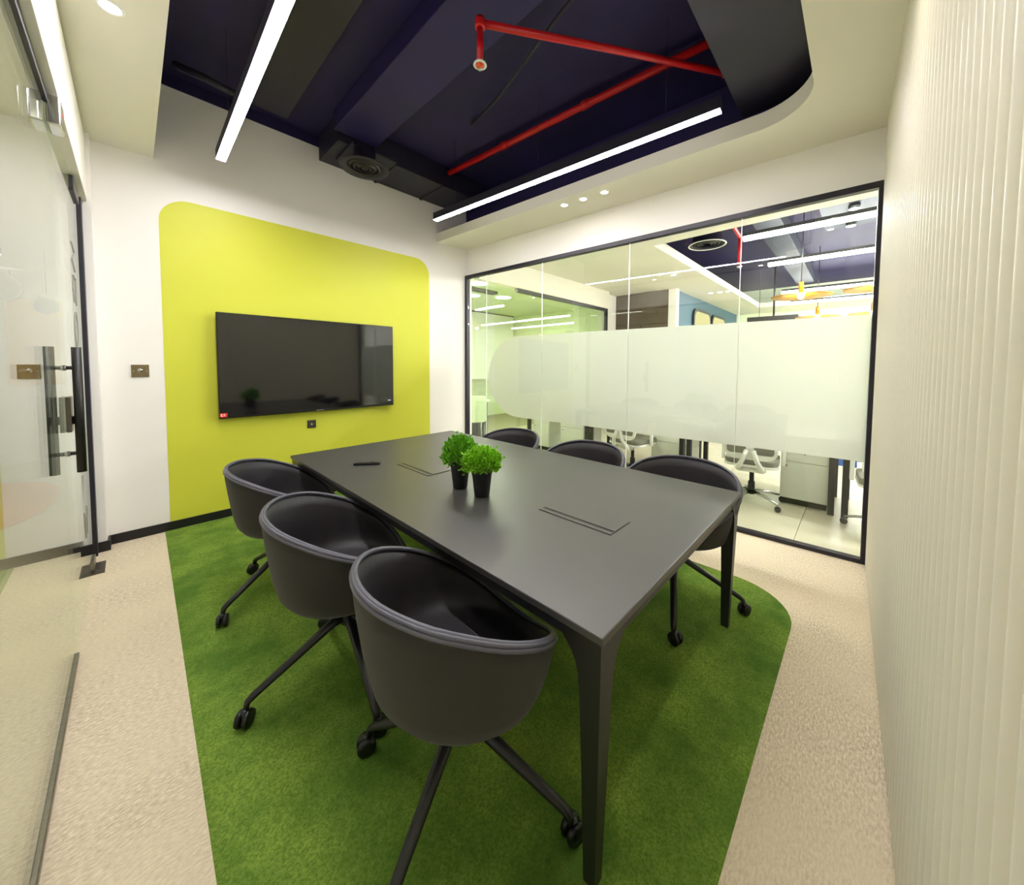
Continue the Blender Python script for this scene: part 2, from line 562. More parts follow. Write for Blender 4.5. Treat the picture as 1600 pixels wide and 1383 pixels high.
# floor spring plate and patches
fp = MB().box(-.045, .062, dY(3.72), dY(3.93), 0.0005, .006).build('floor_plate', 'dark_plate', door, bevel=.001)
for dy_ in (3.765, 3.885):
    for dx in (-.02, .035):
        MB().lathe([(.005, .006), (.004, .0085), (0, .0085)], 8, (dx, dY(dy_), 0)).build('screw', 'chrome', fp)
MB().box(-.016, .016, dY(3.77), dY(3.92), .008, .075).build('bottom_patch', 'steel', door, bevel=.004)
MB().box(-.018, .018, dY(3.60), dY(3.90), ztop - .09, ztop + .004).build('top_patch', 'black_metal', door, bevel=.004)
# corner fitting at the free edge (stays with the fixed panel)
cf = MB().box(-.05, -.008, DY - .13, DY - .005, 2.46, 2.585).box(.008, .05, DY - .13, DY - .005, 2.46, 2.585).build('corner_fitting', 'chrome', win2, bevel=.006)
for sx in (-.0502, .0502):
    MB().tube([(sx - .0006, DY - .07, 2.53), (sx + .0006, DY - .07, 2.53)], .008, 10).build('red_dot', 'red_label', cf)
# outline lettering running down the door glass
strokes = []
def glyph(pts, z, s=.085, ycen=3.50, closed=False):
    return [( .0082, dY(ycen + a * s), z + c * s) for a, c in pts]
LET = [([(-1, 1), (1, .6), (-1, -.2), (1, -.8)], 2.05), ([(.9, .8), (-.6, 1), (-1, 0), (-.4, -.9), (.9, -.8), (.9, 1), (.9, -1)], 1.86),
       ([(math.cos(t * PI / 6), math.sin(t * PI / 6) * 1.3) for t in range(13)], 1.62), ([(math.cos(t * PI / 6), math.sin(t * PI / 6) * 1.3) for t in range(13)], 1.36),
       ([(-1, 1), (0, 0), (1, 1), (0, 0), (0, -1.1)], 1.12), ([(-.9, 1), (-.9, -1), (.9, -1)], .88), ([(-1, 1), (-1, -1), (1, 1), (1, -1)], .66), ([(-1, 1), (-.5, -1), (0, .6), (.5, -1), (1, 1)], .43)]
b = MB()
for pts, z in LET:
    b.tube(glyph(pts, z), 0.0016, 4, smooth=False)
tag(b.build('lettering', 'grey_mark', door), 'thin grey outline lettering down the glass')

# ------------------------------------------------------------------ green carpet
b = MB()
cpoly = [(0.127 + .011 * (4.25 - 2), 4.25), (0.127 - .02, -0.05)]
cpoly = [(0.150, YG - .016), (0.105, 0.245)]
cx1, cy0, cr_ = 2.74, 0.225, 0.34
for i in range(11):
    a = -PI / 2 + 0.5 * PI * i / 10
    cpoly.append((cx1 - cr_ + cr_ * math.cos(a), cy0 + cr_ + cr_ * math.sin(a)))
cpoly.append((2.68, YG - .016))
b.prism(cpoly, 0.0005, 0.004)
tag(b.build('carpet', 'carpet_green'), 'mottled green carpet inlay under the table with one rounded corner', 'carpet')

# ================================================================== TABLE
tx0, tx1, ty0, ty1 = 0.778, 2.222, 0.447, 3.075
tab = tag(empty('conference_table', ((tx0 + tx1) / 2, (ty0 + ty1) / 2, 0)), 'large dark grey rectangular conference table with slender black legs', 'table')
hx, hy = (tx1 - tx0) / 2, (ty1 - ty0) / 2
top = MB().box(-hx, hx, -hy, hy, .722, .745).build('tabletop', 'table_top', tab, bevel=.0035)
# rails under the top
for sy in (-1, 1):
    MB().box(-hx + .10, hx - .10, sy * (hy - .012) - (.03 if sy > 0 else 0), sy * (hy - .012) + (.03 if sy < 0 else 0), .685, .7215).build('rail', 'black_metal', tab, bevel=.003)
for sx in (-1, 1):
    MB().box(sx * (hx - .012) - (.03 if sx > 0 else 0), sx * (hx - .012) + (.03 if sx < 0 else 0), -hy + .10, hy - .10, .685, .7215).build('rail', 'black_metal', tab, bevel=.003)
# legs: an L in plan at the top that melts into a tapering square leg
def leg_mesh(sx, sy):
    b = MB()
    zs = [.7215, .70, .675, .655, .63, .60, .56, .5, .35, .18, .0042]
    ex = [.15, .135, .108, .090, .077, .069, .064, .060, .052, .044, .036]
    vs = []; fs = []
    for z, e in zip(zs, ex):
        x1_, y1_ = sx * (hx - .008), sy * (hy - .008)
        q = max(0, (.7215 - z) * 0.03)
        x1_ -= sx * q; y1_ -= sy * q
        x0_, y0_ = x1_ - sx * e, y1_ - sy * e
        vs += [(x0_, y0_, z), (x1_, y0_, z), (x1_, y1_, z), (x0_, y1_, z)]
    for i in range(len(zs) - 1):
        for k in range(4):
            l = (k + 1) % 4
            fs.append((i * 4 + k, i * 4 + l, i * 4 + 4 + l, i * 4 + 4 + k))
    fs.append((0, 1, 2, 3)); fs.append(tuple((len(zs) - 1) * 4 + k for k in range(4)))
    return b.add(vs, fs)
for sx in (-1, 1):
    for sy in (-1, 1):
        leg_mesh(sx, sy).build('leg', 'black_metal', tab)
# flush power flaps
def power_flap(cx, cy):
    r = MB().box(cx - .085, cx + .085, cy - .20, cy + .20, .7452, .7470).build('power_flap', 'black_metal', tab, bevel=.0006)
    MB().box(cx - .075, cx + .058, cy - .19, cy + .19, .7470, .7492).build('lid', 'table_top', r, bevel=.0008)
    MB().box(cx + .0585 + .002, cx + .080, cy - .19, cy + .19, .7470, .7476).build('brush_slot', 'rubber', r)
    return r
def power_flap2(cx, cy):
    r = MB().box(cx - .085, cx + .085, cy - .19, cy + .19, .7452, .7462).build('power_flap', 'rubber', tab)
    MB().box(cx - .045, cx + .082, cy - .187, cy + .187, .7462, .7482).build('lid', 'table_top', r, bevel=.0008)
    MB().box(cx - .082, cx - .063, cy - .187, cy + .187, .7462, .7480).build('flap_edge', 'table_top', r, bevel=.0005)
    return r
ox, oy = tab.location.x, tab.location.y
power_flap2(1.37 - ox, 0.90 - oy)
power_flap2(1.29 - ox, 2.10 - oy)

# things on the table
rem = tag(empty('remote_control', (1.065, 2.43, .745), R(-38)), 'slim black remote control lying on the table top', 'remote')
MB().box(-.085, .085, -.02, .02, 0.0005, .016).build('body', 'bezel', rem, bevel=.005)
b = MB()
for i in range(7):
    for j in (-1, 0, 1):
        b.lathe([(.0035, .016), (.003, .0185), (0, .0185)], 6, (-.06 + i * .019, j * .010, 0))
b.build('buttons', 'dark_plate', rem)['kind'] = 'stuff'

def plant(x, y, label, seed, leafmat, rad, hgt, squash, lsize, n):
    rnd = random.Random(seed)
    root = tag(empty('potted_plant', (x, y, .745)), label, 'plant', 'small potted plants on the table')
    MB().lathe([(0, 0.0005), (.037, 0.0005), (.039, .004), (.052, .118), (.055, .120), (.055, .132), (.049, .132), (.046, .10), (0, .10)], 20).build('pot', 'pot_black', root)
    MB().lathe([(0, .108), (.046, .108), (.046, .101), (0, .101)], 14).build('soil', 'soil', root)
    b = MB(); st = MB()
    for i in range(n):
        th = rnd.uniform(0, 2 * PI); ph = math.acos(rnd.uniform(-.55, 1))
        rr_ = rad * rnd.uniform(.55, 1.0)
        if rnd.random() < .06: rr_ *= 1.2
        c = Vector((math.sin(ph) * math.cos(th) * rr_, math.sin(ph) * math.sin(th) * rr_, .13 + hgt + math.cos(ph) * rr_ * squash))
        if c.z < .125: c.z = .125 + rnd.uniform(0, .02)
        d = (c - Vector((0, 0, .13))).normalized()
        d = (d + Vector((rnd.uniform(-.6, .6), rnd.uniform(-.6, .6), rnd.uniform(-.2, .7)))).normalized()
        side = d.cross(Vector((rnd.uniform(-1, 1), rnd.uniform(-1, 1), rnd.uniform(-1, 1)))).normalized()
        nrm = side.cross(d)
        s_ = lsize * rnd.uniform(.7, 1.25)
        wv = s_ * .42
        vs = [c, c + d * s_ * .45 + side * wv + nrm * s_ * .08, c + d * s_, c + d * s_ * .45 - side * wv + nrm * s_ * .08, c + d * s_ * .5 - nrm * s_ * .05]
        b.add(vs, [(0, 1, 4), (1, 2, 4), (2, 3, 4), (3, 0, 4)])
    for i in range(36):
        th = rnd.uniform(0, 2 * PI); r0 = rnd.uniform(0, .035)
        ph = rnd.uniform(0, 1.1)
        e = Vector((math.sin(ph) * math.cos(th) * rad * .9, math.sin(ph) * math.sin(th) * rad * .9, .13 + hgt + math.cos(ph) * rad * .8 * squash))
        st.tube([(r0 * math.cos(th), r0 * math.sin(th), .107), ((r0 + e.x) / 2 * .7, e.y / 2 * .7, (.107 + e.z) / 2), e], .0011, 4)
    tag(b.build('foliage', leafmat, root, fix=False), kind='stuff')
    tag(st.build('stems', leafmat, root, fix=False), kind='stuff')
    return root
plant(1.222, 1.610, 'darker bushy plant with upright sprigs in black pot, nearer the screen', 3, 'leaf_dark', .088, .055, 1.12, .024, 1300)
plant(1.222, 1.425, 'rounder light green plant in black pot, nearer the camera', 5, 'leaf_light', .098, .045, .78, .018, 2300)

# pale rim on the carpet under the table
fb = tag(empty('floor_box', (1.37, 1.70, 0.004), R(80)), 'thin pale rectangular rim of a floor box under the table', 'floor box')
b = MB()
for bb in ((-.15, .15, -.11, -.10), (-.15, .15, .10, .11), (-.15, -.14, -.10, .10), (.14, .15, -.10, .10)):
    b.box(bb[0], bb[1], bb[2], bb[3], 0.0003, .010)
b.build('rim', 'pale_rim', fb)
MB().box(-.138, .138, -.098, .098, 0.0003, .005).build('lid', 'carpet_green', fb)

# ================================================================== TUB CHAIRS
def rim_h(bdeg):
    key = [(0, .810), (30, .805), (60, .772), (85, .710), (105, .650), (125, .588), (145, .528), (160, .494), (180, .476)]
    for (a0, h0), (a1, h1) in zip(key, key[1:]):
        if bdeg <= a1:
            t = (bdeg - a0) / (a1 - a0); 
            return h0 + (h1 - h0) * t
    return key[-1][1]
NA = 48
hs = []
for i in range(NA):
    a = 360.0 * i / NA
    hs.append(rim_h(abs(180 - a) if True else 0))
for _ in range(2):
    hs = [(hs[i - 1] + 2 * hs[i] + hs[(i + 1) % NA]) / 4 for i in range(NA)]
def rim_r(i):
    a = 2 * PI * i / NA
    c, s_ = math.cos(a), math.sin(a)
    ax_ = .300 if c > 0 else .312
    ay = .352
    r_e = 1.0 / math.sqrt((c / ax_) ** 2 + (s_ / ay) ** 2)
    k = (hs[i] - .476) / (.810 - .476)
    return r_e * (0.93 + 0.07 * k)
def ring_surface(zfrac, rfrac, zbase, shift=0.0):
    vs = []; fs = []
    k = len(zfrac)
    for i in range(NA):
        a = 2 * PI * i / NA
        Rm = rim_r(i)
        for zf, rf in zip(zfrac, rfrac):
            r_e = Rm * rf
            z = zbase + (hs[i] - zbase) * zf
            vs.append((r_e * math.cos(a), r_e * math.sin(a), z))
    for i in range(NA):
        j = (i + 1) % NA
        for q in range(k - 1):
            fs.append((i * k + q, j * k + q, j * k + q + 1, i * k + q + 1))
    return vs, fs
def make_chair():
    root = empty('tub_chair')
    vs, fs = ring_surface([1.0, .97, .85, .65, .45, .28, .15, .06, .015, 0.0, 0.0], [.985, .998, .985, .955, .920, .885, .84, .76, .62, .35, 0.001], .415)
    MB().add(vs, fs, True).build('outer_shell', 'shell_fabric', root)
    vs, fs = ring_surface([.985, .97, .82, .6, .38, .2, .09, .03, 0.0, -.02, -.03], [.985, .945, .915, .885, .855, .82, .77, .68, .52, .28, 0.001], .462)
    MB().add(vs, fs, True).build('seat_cushion', 'cushion_leather', root)
    for rf, dz, rr_ in ((.996, -.004, .0065), (.984, .0055, .0065), (.962, .0075, .0075)):
        pts = [(rim_r(i) * rf * math.cos(2 * PI * i / NA), rim_r(i) * rf * math.sin(2 * PI * i / NA), hs[i] + dz) for i in range(NA)]
        MB().tube(pts, rr_, 8, True).build('piping', 'piping', root)
    # seam across the seat
    MB().tube([(.10, -.17, .4645), (.105, 0, .462), (.10, .17, .4645)], .002, 5).build('seat_seam', 'piping', root)
    base = MB().lathe([(0, .414), (.11, .414), (.11, .405), (.034, .390), (.024, .30), (.030, .285), (.034, .262), (.028, .238), (0, .236)], 18).build('hub', 'black_metal', root)
    for q in range(4):
        a = PI / 4 + q * PI / 2
        c, s_ = math.cos(a), math.sin(a)
        def P(r, z): return (r * c, r * s_, z)
        lg = MB().tube([P(.015, .268), P(.06, .262), P(.18, .196), P(.315, .122), P(.352, .102), P(.370, .088), P(.375, .072), P(.375, .060)],
                       [.023, .023, .0195, .017, .0165, .0155, .013, .012], 8, flat=.8).build('leg', 'black_metal', root)
        ca, sa = math.cos(a + .9), math.sin(a + .9)
        cc = Vector((.375 * c, .375 * s_, .0)) + Vector((ca, sa, 0)) * .012
        # castor: two wheels and a hood
        cb = MB()
        wl = []
        for sg in (-1, 1):
            w_ = MB().lathe([(0, -.012), (.013, -.012), (.015, -.010), (.024, -.010), (.031, -.007), (.0328, -.002), (.0328, .004), (.030, .010), (.018, .012), (0, .012)], 16, axis='x', smooth=True)
            wl.append((w_, sg))
        hood = MB().tube([(-.008, 0, .048), (-.004, 0, .060), (0.006, 0, .064)], .012, 8)
        hd = MB().lathe([(0, .066), (.013, .064), (.016, .050), (.012, .036), (0, .034)], 10).build('castor', 'black_metal', lg)
        hd.location = cc + Vector((0, 0, .002)); hd.rotation_euler = (0, 0, a + .9)
        for w_, sg in wl:
            wo = w_.build('wheel', 'rubber', lg)
            wo.location = cc + Vector((-sa * sg * .0145, ca * sg * .0145, 0.0333))
            wo.rotation_euler = (0, 0, a + .9 + PI / 2)
    return root
chair0 = make_chair()
chair_spots = [
    (0.700, 0.930, -3, -19, 'black tub chair nearest the camera, on the door side of the table'),
    (0.640, 1.690, -20, 59, 'black tub chair in the middle on the door side of the table'),
    (0.650, 2.615, -18, -8, 'black tub chair on the door side, closest to the lime wall'),
    (2.200, 0.790, 180, -24, 'black tub chair on the glass partition side, nearest the ribbed wall'),
    (2.195, 1.500, 180, 8, 'black tub chair in the middle on the glass partition side'),
    (2.195, 2.300, 180, 0, 'black tub chair on the glass partition side, closest to the lime wall'),
]
for i, (x, y, a, br, lab) in enumerate(chair_spots):
    o = chair0 if i == 0 else copy_tree(chair0)
    o.location = (x, y, .004); o.rotation_euler = (0, 0, R(a))
    for ch in o.children:                       # swivel the base under the seat
        if ch.name.split('.')[0] in ('leg', 'hub'):
            mm = Matrix.Rotation(R(br), 4, 'Z')
            if i: mm = mm @ Matrix.Rotation(R(-chair_spots[0][3]), 4, 'Z')
            ch.matrix_basis = mm @ ch.matrix_basis
    tag(o, lab, 'chair', 'tub chairs around the conference table')

# ================================================================== SCREEN AND PLATES ON THE END WALL
tv = tag(empty('television', ((.516 + 2.17) / 2, YG - .004, 0.925)), 'large black flat television mounted on the lime wall', 'television')
tw, th_ = (2.17 - .516) / 2, .955
MB().box(-tw, tw, -.075, -.045, 0, th_).build('casing', 'bezel', tv, bevel=.004)
MB().box(-tw * .6, tw * .6, -.045, -.002, .2, .75).build('wall_mount', 'bezel', tv)
MB().box(-tw + .008, tw - .008, -.0765, -.0752, .022, th_ - .008).build('screen', 'screen', tv)
MB().box(-.035, .035, -.0768, -.0752, .006, .014).build('badge', 'grey_mark', tv)
rl = MB().box(-tw + .004, -tw + .058, -.0780, -.0768, .014, .050).build('sticker', 'red_label', tv); rl['label'] = 'small red sticker'
for bb in ((.012, .018, .022, .042), (.018, .026, .038, .042), (.018, .026, .022, .026), (.032, .044, .038, .042), (.032, .036, .022, .042), (.036, .044, .028, .032)):
    MB().box(-tw + bb[0], -tw + bb[1], -.0786, -.0780, bb[2], bb[3]).build('print_mark', 'white_mark', rl)
s2 = MB().box(tw - .075, tw - .040, -.0780, -.0768, .058, .068).build('sticker', 'white_mark', tv); s2['label'] = 'tiny white sticker'
sw = tag(empty('key_switch', (0.045, YG - .0005, 1.36)), 'square bronze key switch plate on the white wall', 'switch')
MB().box(-.05, .05, -.010, 0, -.05, .05).build('plate', 'bronze', sw, bevel=.002)
MB().lathe([(.016, 0), (.016, .014), (0, .014)], 14, (0, -.024, .006), 'y').build('key_barrel', 'chrome', sw)
for sx in (-.036, .036):
    MB().lathe([(.005, 0), (.004, .003), (0, .003)], 8, (sx, -.013, 0), 'y').build('screw', 'chrome', sw)
so = tag(empty('outlet_plate', (1.28, YG - .0035, .785)), 'small brown square outlet plate below the television', 'outlet')
MB().box(-.042, .042, -.010, 0, -.042, .042).build('plate', 'dark_plate', so, bevel=.002)
MB().box(-.006, .006, -.0115, -.010, -.008, .006).build('socket', 'white_mark', so)

# ================================================================== CEILING FITTINGS
def led_bar(name, p0, p1, label, m='led', hw=.029, hh=.026, wires=True, group=None, slab_z=TOP, glow_sides=False):
    p0, p1 = Vector(p0), Vector(p1)
    d = (p1 - p0); L = d.length
    root = tag(empty(name, p0, math.atan2(d.y, d.x)), label, 'light', group)
    if glow_sides:
        MB().box(0, L, -hw, hw, hh * .55, hh * 2).build('housing', 'black_metal', root, bevel=.002)
        MB().box(0, L, -hw, hw, -hh, hh * .5).build('diffuser', m, root, bevel=.004)
    else:
        MB().box(0, L, -hw - .002, hw + .002, -hh + .004, hh * 2).build('housing', 'duct_black', root, bevel=.001)
        MB().box(0.002, L - .002, -hw, hw, -hh, -hh + .0035).build('diffuser', m, root)
    if wires:
        for t in (.12, .5, .88):
            MB().tube([(L * t, 0, hh * 2), (L * t, 0, slab_z - p0.z)], .0015, 5).build('wire', 'black_metal', root)
    return root
led_bar('linear_light', (0.527, 3.785, 3.06), (0.497, 0.55, 3.06), 'long linear white light bar hanging over the door side of the room', group='linear lights in the meeting room')
led_bar('linear_light', (2.358, 3.55, 3.06), (2.57, 0.70, 3.06), 'long linear white light bar hanging along the partition side', group='linear lights in the meeting room')

def downlight(x, y, z, label, m='downlight', r=.032, group='recessed downlights', watt=0):
    root = tag(empty('downlight', (x, y, z)), label, 'light', group)
    MB().lathe([(r, -.0005), (r + .012, -.0005), (r + .010, -.004), (r, -.004)], 20).build('trim_ring', 'white_plastic', root)
    MB().lathe([(0, -.001), (r, -.001), (r, -.003), (0, -.003)], 20).build('lens', m, root)
    if watt:
        ld = bpy.data.lights.new('lamp', 'SPOT')
        ld.energy = watt; ld.spot_size = R(125); ld.spot_blend = 1.0; ld.shadow_soft_size = .03
        ld.color = (1.0, .94, .84)
        lo = bpy.data.objects.new('lamp', ld); col.objects.link(lo); lo.parent = root; lo.location = (0, 0, -.012)
    return root
pn = ['farthest from the ribbed wall', 'in the middle', 'nearest the ribbed wall']
for i, (x, y) in enumerate([(3.085, 2.30), (3.10, 2.08), (3.115, 1.85)]):
    downlight(x, y, ZC, 'round downlight in the border over the partition, %s of three' % pn[i], group='downlights over the partition', watt=SPOT_W)
downlight(-.02, 2.62, ZC, 'round downlight in the border over the glass door', r=.036, group=None, watt=SPOT_W)
downlight(-.02, 0.9, ZC, 'round downlight in the border over the glass wall by the camera', r=.036, group=None, watt=SPOT_W)
for i, x in enumerate((1.75, 1.55, 1.35)):
    downlight(x, .10, ZC, 'round downlight in the border over the ribbed wall, %s of three' % ['nearest the partition', 'middle one', 'nearest the door'][i], group='downlights over the ribbed wall', watt=SPOT_W)

# black duct along the end wall with a round diffuser
du = tag(empty('air_duct', (1.40, YG - .013, 3.56)), 'black boxed air duct running along the top of the end wall', 'duct')
MB().box(0, 1.80, -.52, 0, 0, .235).build('casing', 'duct_black', du, bevel=.004)
MB().box(0.10, 0.55, -.62, -.20, -.03, -.001).build('plenum_neck', 'duct_black', du, bevel=.004)
for x in (0.6, 1.2):
    MB().box(x - .015, x + .015, -.535, -.0005, -.012, .0).build('joint_flange', 'duct_black', du)
di = tag(empty('air_diffuser', (1.62, 3.66, 3.36)), 'round black ceiling diffuser hanging below the duct', 'diffuser')
MB().lathe([(.10, .17), (.10, .03), (.215, .004), (.225, -.002), (.222, -.010), (.17, -.002), (.15, .02), (.10, .025)], 28).build('cone', 'duct_black', di)
for r0, z0 in ((.045, -.008), (.085, -.004), (.125, .002)):
    MB().lathe([(r0, z0 - .006), (r0 + .028, z0 + .004), (r0 + .028, z0 + .010), (r0, z0)], 24).build('vane', 'black_trim', di)
MB().lathe([(0, -.012), (.03, -.010), (.034, -.002), (0, 0)], 18).build('core', 'black_trim', di)
# more dark services in the void
tag(MB().box(0.10, 3.2, 0.22, 0.72, 3.30, 3.62).build('service_duct', 'duct_black', bevel=.006), 'wide grey black duct crossing the void near the ribbed wall', 'duct')
tag(MB().box(1.35, 1.75, 0.9, 3.7, 3.62, 3.79).build('ceiling_duct', 'black_violet_glow', bevel=.006), 'flat black duct running down the middle of the void', 'duct')
tag(MB().box(0.75, 1.05, 0.8, 4.0, 3.70, 3.79).build('cable_tray', 'duct_black', bevel=.004), 'black cable tray under the slab', 'cable tray')
tag(MB().tube([(0.3, 3.95, 3.72), (.34, 3.85, 3.66), (.45, 3.8, 3.63), (.6, 3.85, 3.64), (.72, 3.95, 3.70)], .028, 8).build('flexible_hose', 'duct_black'), 'black flexible hose sagging in the void by the end wall', 'hose')
tag(MB().tube([(1.85, .8, 3.79), (1.95, 1.5, 3.70), (2.15, 2.3, 3.66), (2.35, 2.9, 3.79)], .014, 6).build('cable', 'duct_black'), 'dark cable slung diagonally through the void', 'cable')

# red sprinkler pipes
pm = tag(empty('sprinkler_pipe', (2.86, .76, 3.72)), 'red sprinkler main running parallel to the partition', 'pipe')
MB().tube([(0, 0, 0), (-.205, 2.94, 0)], .030, 12).build('pipe', 'red_paint', pm)
for t in (.0, .33, .62):
    MB().tube([(-.23 * t, 3.3 * t - .03, 0), (-.23 * t - .005, 3.3 * t + .04, 0)], .038, 12).build('coupling', 'red_paint', pm)
pb = tag(empty('sprinkler_branch', (1.44, 1.70, 3.42)), 'red sprinkler branch with an elbow and a drop', 'pipe')
e = Vector((2.86, .76, 3.46)) - Vector((1.44, 1.70, 3.42))
MB().tube([(0, 0, 0), e * .5 + Vector((0, 0, .005)), e], .021, 12).build('pipe', 'red_paint', pb)
MB().tube([e + Vector((0, 0, -.02)), e + Vector((0, 0, .235))], .021, 12).build('riser', 'red_paint', pb)
MB().tube([(0, 0, .01), (0, 0, -.225)], .019, 12).build('drop', 'red_paint', pb)
MB().lathe([(.028, .026), (.031, .01), (.031, -.026), (.026, -.030), (0, -.030)], 14).build('elbow', 'red_paint', pb)
sh = MB().lathe([(.018, -.225), (.036, -.229), (.040, -.237), (.030, -.241), (.022, -.235)], 18).build('sprinkler_rose', 'white_plastic', pb)
MB().lathe([(0, -.229), (.022, -.231), (.020, -.247), (.010, -.255), (0, -.255)], 14).build('bulb', 'sprinkler_orange', sh)
MB().lathe([(0, -.259), (.014, -.259), (.014, -.262), (0, -.262)], 12).build('deflector', 'chrome', sh)

# ================================================================== OFFICE BEYOND THE PARTITION
X0 = 3.62
b = MB(); b.box(3.50, 14.0, -4.0, 8.0, -.12, -.012)
ofl = struct(b.build('floor_office', 'grout'), 'pale tiled floor of the office beyond the partition')
ts = 0.9
t0 = None
xi = 0
while xi < 8:
    yi = -4
    while yi < 6:
        x0_, y0_ = 3.62 + xi * ts, yi * ts + .35
        if t0 is None:
            t0 = MB().box(.002, ts - .002, .002, ts - .002, -.0115, 0).build('tile', 'tile', ofl, bevel=.0015, seg=1); o = t0
        else:
            o = t0.copy(); col.objects.link(o); o.parent = ofl
        o.location = (x0_, y0_, 0)
        yi += 1
    xi += 1
# ceilings
b = MB()
oc = [(3.60, -4.0), (14.0, -4.0), (14.0, 4.45), (3.60, 4.45)]
# border as separate slabs around the recess
def recess_box(x0, x1, y0, y1): b.box(x0, x1, y0, y1, ZC, ZC + .13)
recess_box(3.62, 4.95, -4, 4.45); recess_box(4.95, 14, 2.15, 4.45); recess_box(12.1, 14, -4, 2.15)
struct(b.build('ceiling_office', 'ceiling_paint'), 'cream office ceiling around a dark opening')
struct(MB().box(3.62, 14, -4, 4.45, TOP, TOP + .1).build('ceiling_office_void', 'black_violet_glow'), 'dark blue black void over the office')
struct(MB().box(13.4, 13.5, -4, 5.0, 0, TOP).build('wall_office_end', 'pale_green_wall'), 'pale green end wall of the office')
struct(MB().box(3.62, 14, -4.1, -4.0, 0, TOP).build('wall_office_side', 'white_paint'), 'white far side wall of the office')
struct(MB().box(8.1, 13.4, 3.0, 3.15, 0, ZC).build('wall_office_blue', 'blue_paint'), 'slate blue office wall with rounded windows')
struct(MB().box(7.35, 8.1, 4.35, 4.5, 0, ZC).build('wall_office_return', 'white_paint'), 'white return wall beside the brown cabinet')
struct(MB().box(3.55, 7.35, 4.20, 4.32, 2.70, ZC).build('wall_office_bulkhead', 'ceiling_paint'), 'cream bulkhead over the second glass room')
struct(MB().box(7.95, 8.1, 2.93, 3.10, 0, ZC).build('column_office', 'white_paint'), 'white column between brown cabinet and blue wall')

# glass room behind
w3 = struct(empty('window_3', (3.50, 4.26, 0)), 'black framed glass front of the second room')
MB().box(0.9, 3.85, -.03, .03, 2.64, 2.70).build('frame_rail', 'frame_black', w3)
MB().box(3.79, 3.85, -.03, .03, 0, 2.64).build('frame_stile', 'frame_black', w3)
for i in range(3):
    MB().box(.02 + i * 1.26, .02 + (i + 1) * 1.26 - .004, -.005, .005, .01, 2.64).build('pane', 'glass', w3)
struct(MB().box(3.50, 7.40, 4.32, 8.0, 2.78, 2.9).build('ceiling_glass_room', 'pale_green_wall'), 'pale green tinted ceiling of the second room')
struct(MB().box(3.40, 7.45, 7.6, 7.7, 0, 2.8).build('wall_glass_room', 'pale_green_wall'), 'pale back wall of the second room')
struct(MB().box(3.36, 3.48, 4.38, 7.7, 0, 2.8).build('wall_glass_room_side', 'pale_green_wall'), 'pale side wall of the second room')
struct(MB().box(7.38, 7.5, 4.5, 7.7, 0, 2.8).build('wall_glass_room_end', 'pale_green_wall'), 'pale end wall of the second room')
cbn = tag(empty('wall_cabinet', (4.3, 7.59, 1.05)), 'long row of white wall cabinets in the second room', 'cabinet')
MB().box(0, 3.0, -.40, 0, 0, 1.72).build('carcass', 'white_laminate', cbn)
for i in range(3):
    MB().box(i * 1.0 + .006, i * 1.0 + .994, -.42, -.401, .01, 1.70).build('door', 'white_laminate', cbn, bevel=.002)
MB().box(0, 3.0, -.425, -.40, 1.70, 1.73).build('top_edge', 'black_trim', cbn)
for i, (x, y) in enumerate([(3.95, 4.70), (4.55, 5.6), (5.1, 5.3)]):
    root = tag(empty('ceiling_light', (x, y, 2.78)), 'large round ceiling light of the second room, %s' % ['close to the partition corner', 'deepest in the room', 'at the black frame end'][i], 'light', 'round lights of the second room')
    MB().lathe([(.15, -.001), (.165, -.001), (.163, -.012), (.15, -.012)], 24).build('trim_ring', 'white_plastic', root)
    MB().lathe([(0, -.002), (.15, -.002), (.15, -.010), (0, -.010)], 24).build('lens', 'round_light', root)
ac = tag(empty('air_vent', (4.35, 5.05, 2.78)), 'dark grey slot air vent in the second room ceiling', 'vent')
MB().box(-.3, .3, -.07, .07, -.05, -.001).build('body', 'dark_plate', ac, bevel=.003)
for q in range(3):
    MB().box(-.28, .28, -.05 + q * .04, -.03 + q * .04, -.053, -.0505).build('slot', 'black_trim', ac)

# brown cabinet
lc = tag(empty('tall_cabinet', (7.95, 3.10, 0)), 'tall dark brown cabinet with small round knobs', 'cabinet')
MB().box(0, .12, .003, 1.24, 0, ZC - .002).build('carcass', 'brown_wood', lc)
for (y0, y1, z0, z1) in ((.01, .61, .05, 2.35), (.62, 1.23, .05, 2.35), (.01, 1.23, 2.37, 3.06)):
    d_ = MB().box(-.022, -.001, y0, y1, z0, z1).build('door', 'brown_wood', lc, bevel=.003)
    for zz in ((2.15, 2.25) if z0 < 1 else ()):
        yk = y0 + .08 if y0 > .5 else y1 - .08 - .2
        MB().lathe([(.012, 0), (.022, -.02), (.018, -.03), (0, -.03)], 10, (-.0225, yk, zz - .0), 'x').build('knob', 'chrome', d_)
# windows in the blue wall
for i, (xa, xb_) in enumerate(((9.15, 10.45), (10.6, 11.85))):
    wn = struct(empty('window_%d' % (4 + i), (xa, 2.995, 0)), ['rounded window nearer in the blue wall', 'rounded window farther in the blue wall'][i])
    L = xb_ - xa
    MB().prism(rrect(0, L, .9, 2.82, .22, 8, (0, 0, 1, 1)), -.05, -.002, 'y').build('frame', 'frame_black', wn)
    MB().prism(rrect(.07, L - .07, .97, 2.75, .18, 8, (0, 0, 1, 1)), -.056, -.0505, 'y').build('pane', 'lit_window', wn)

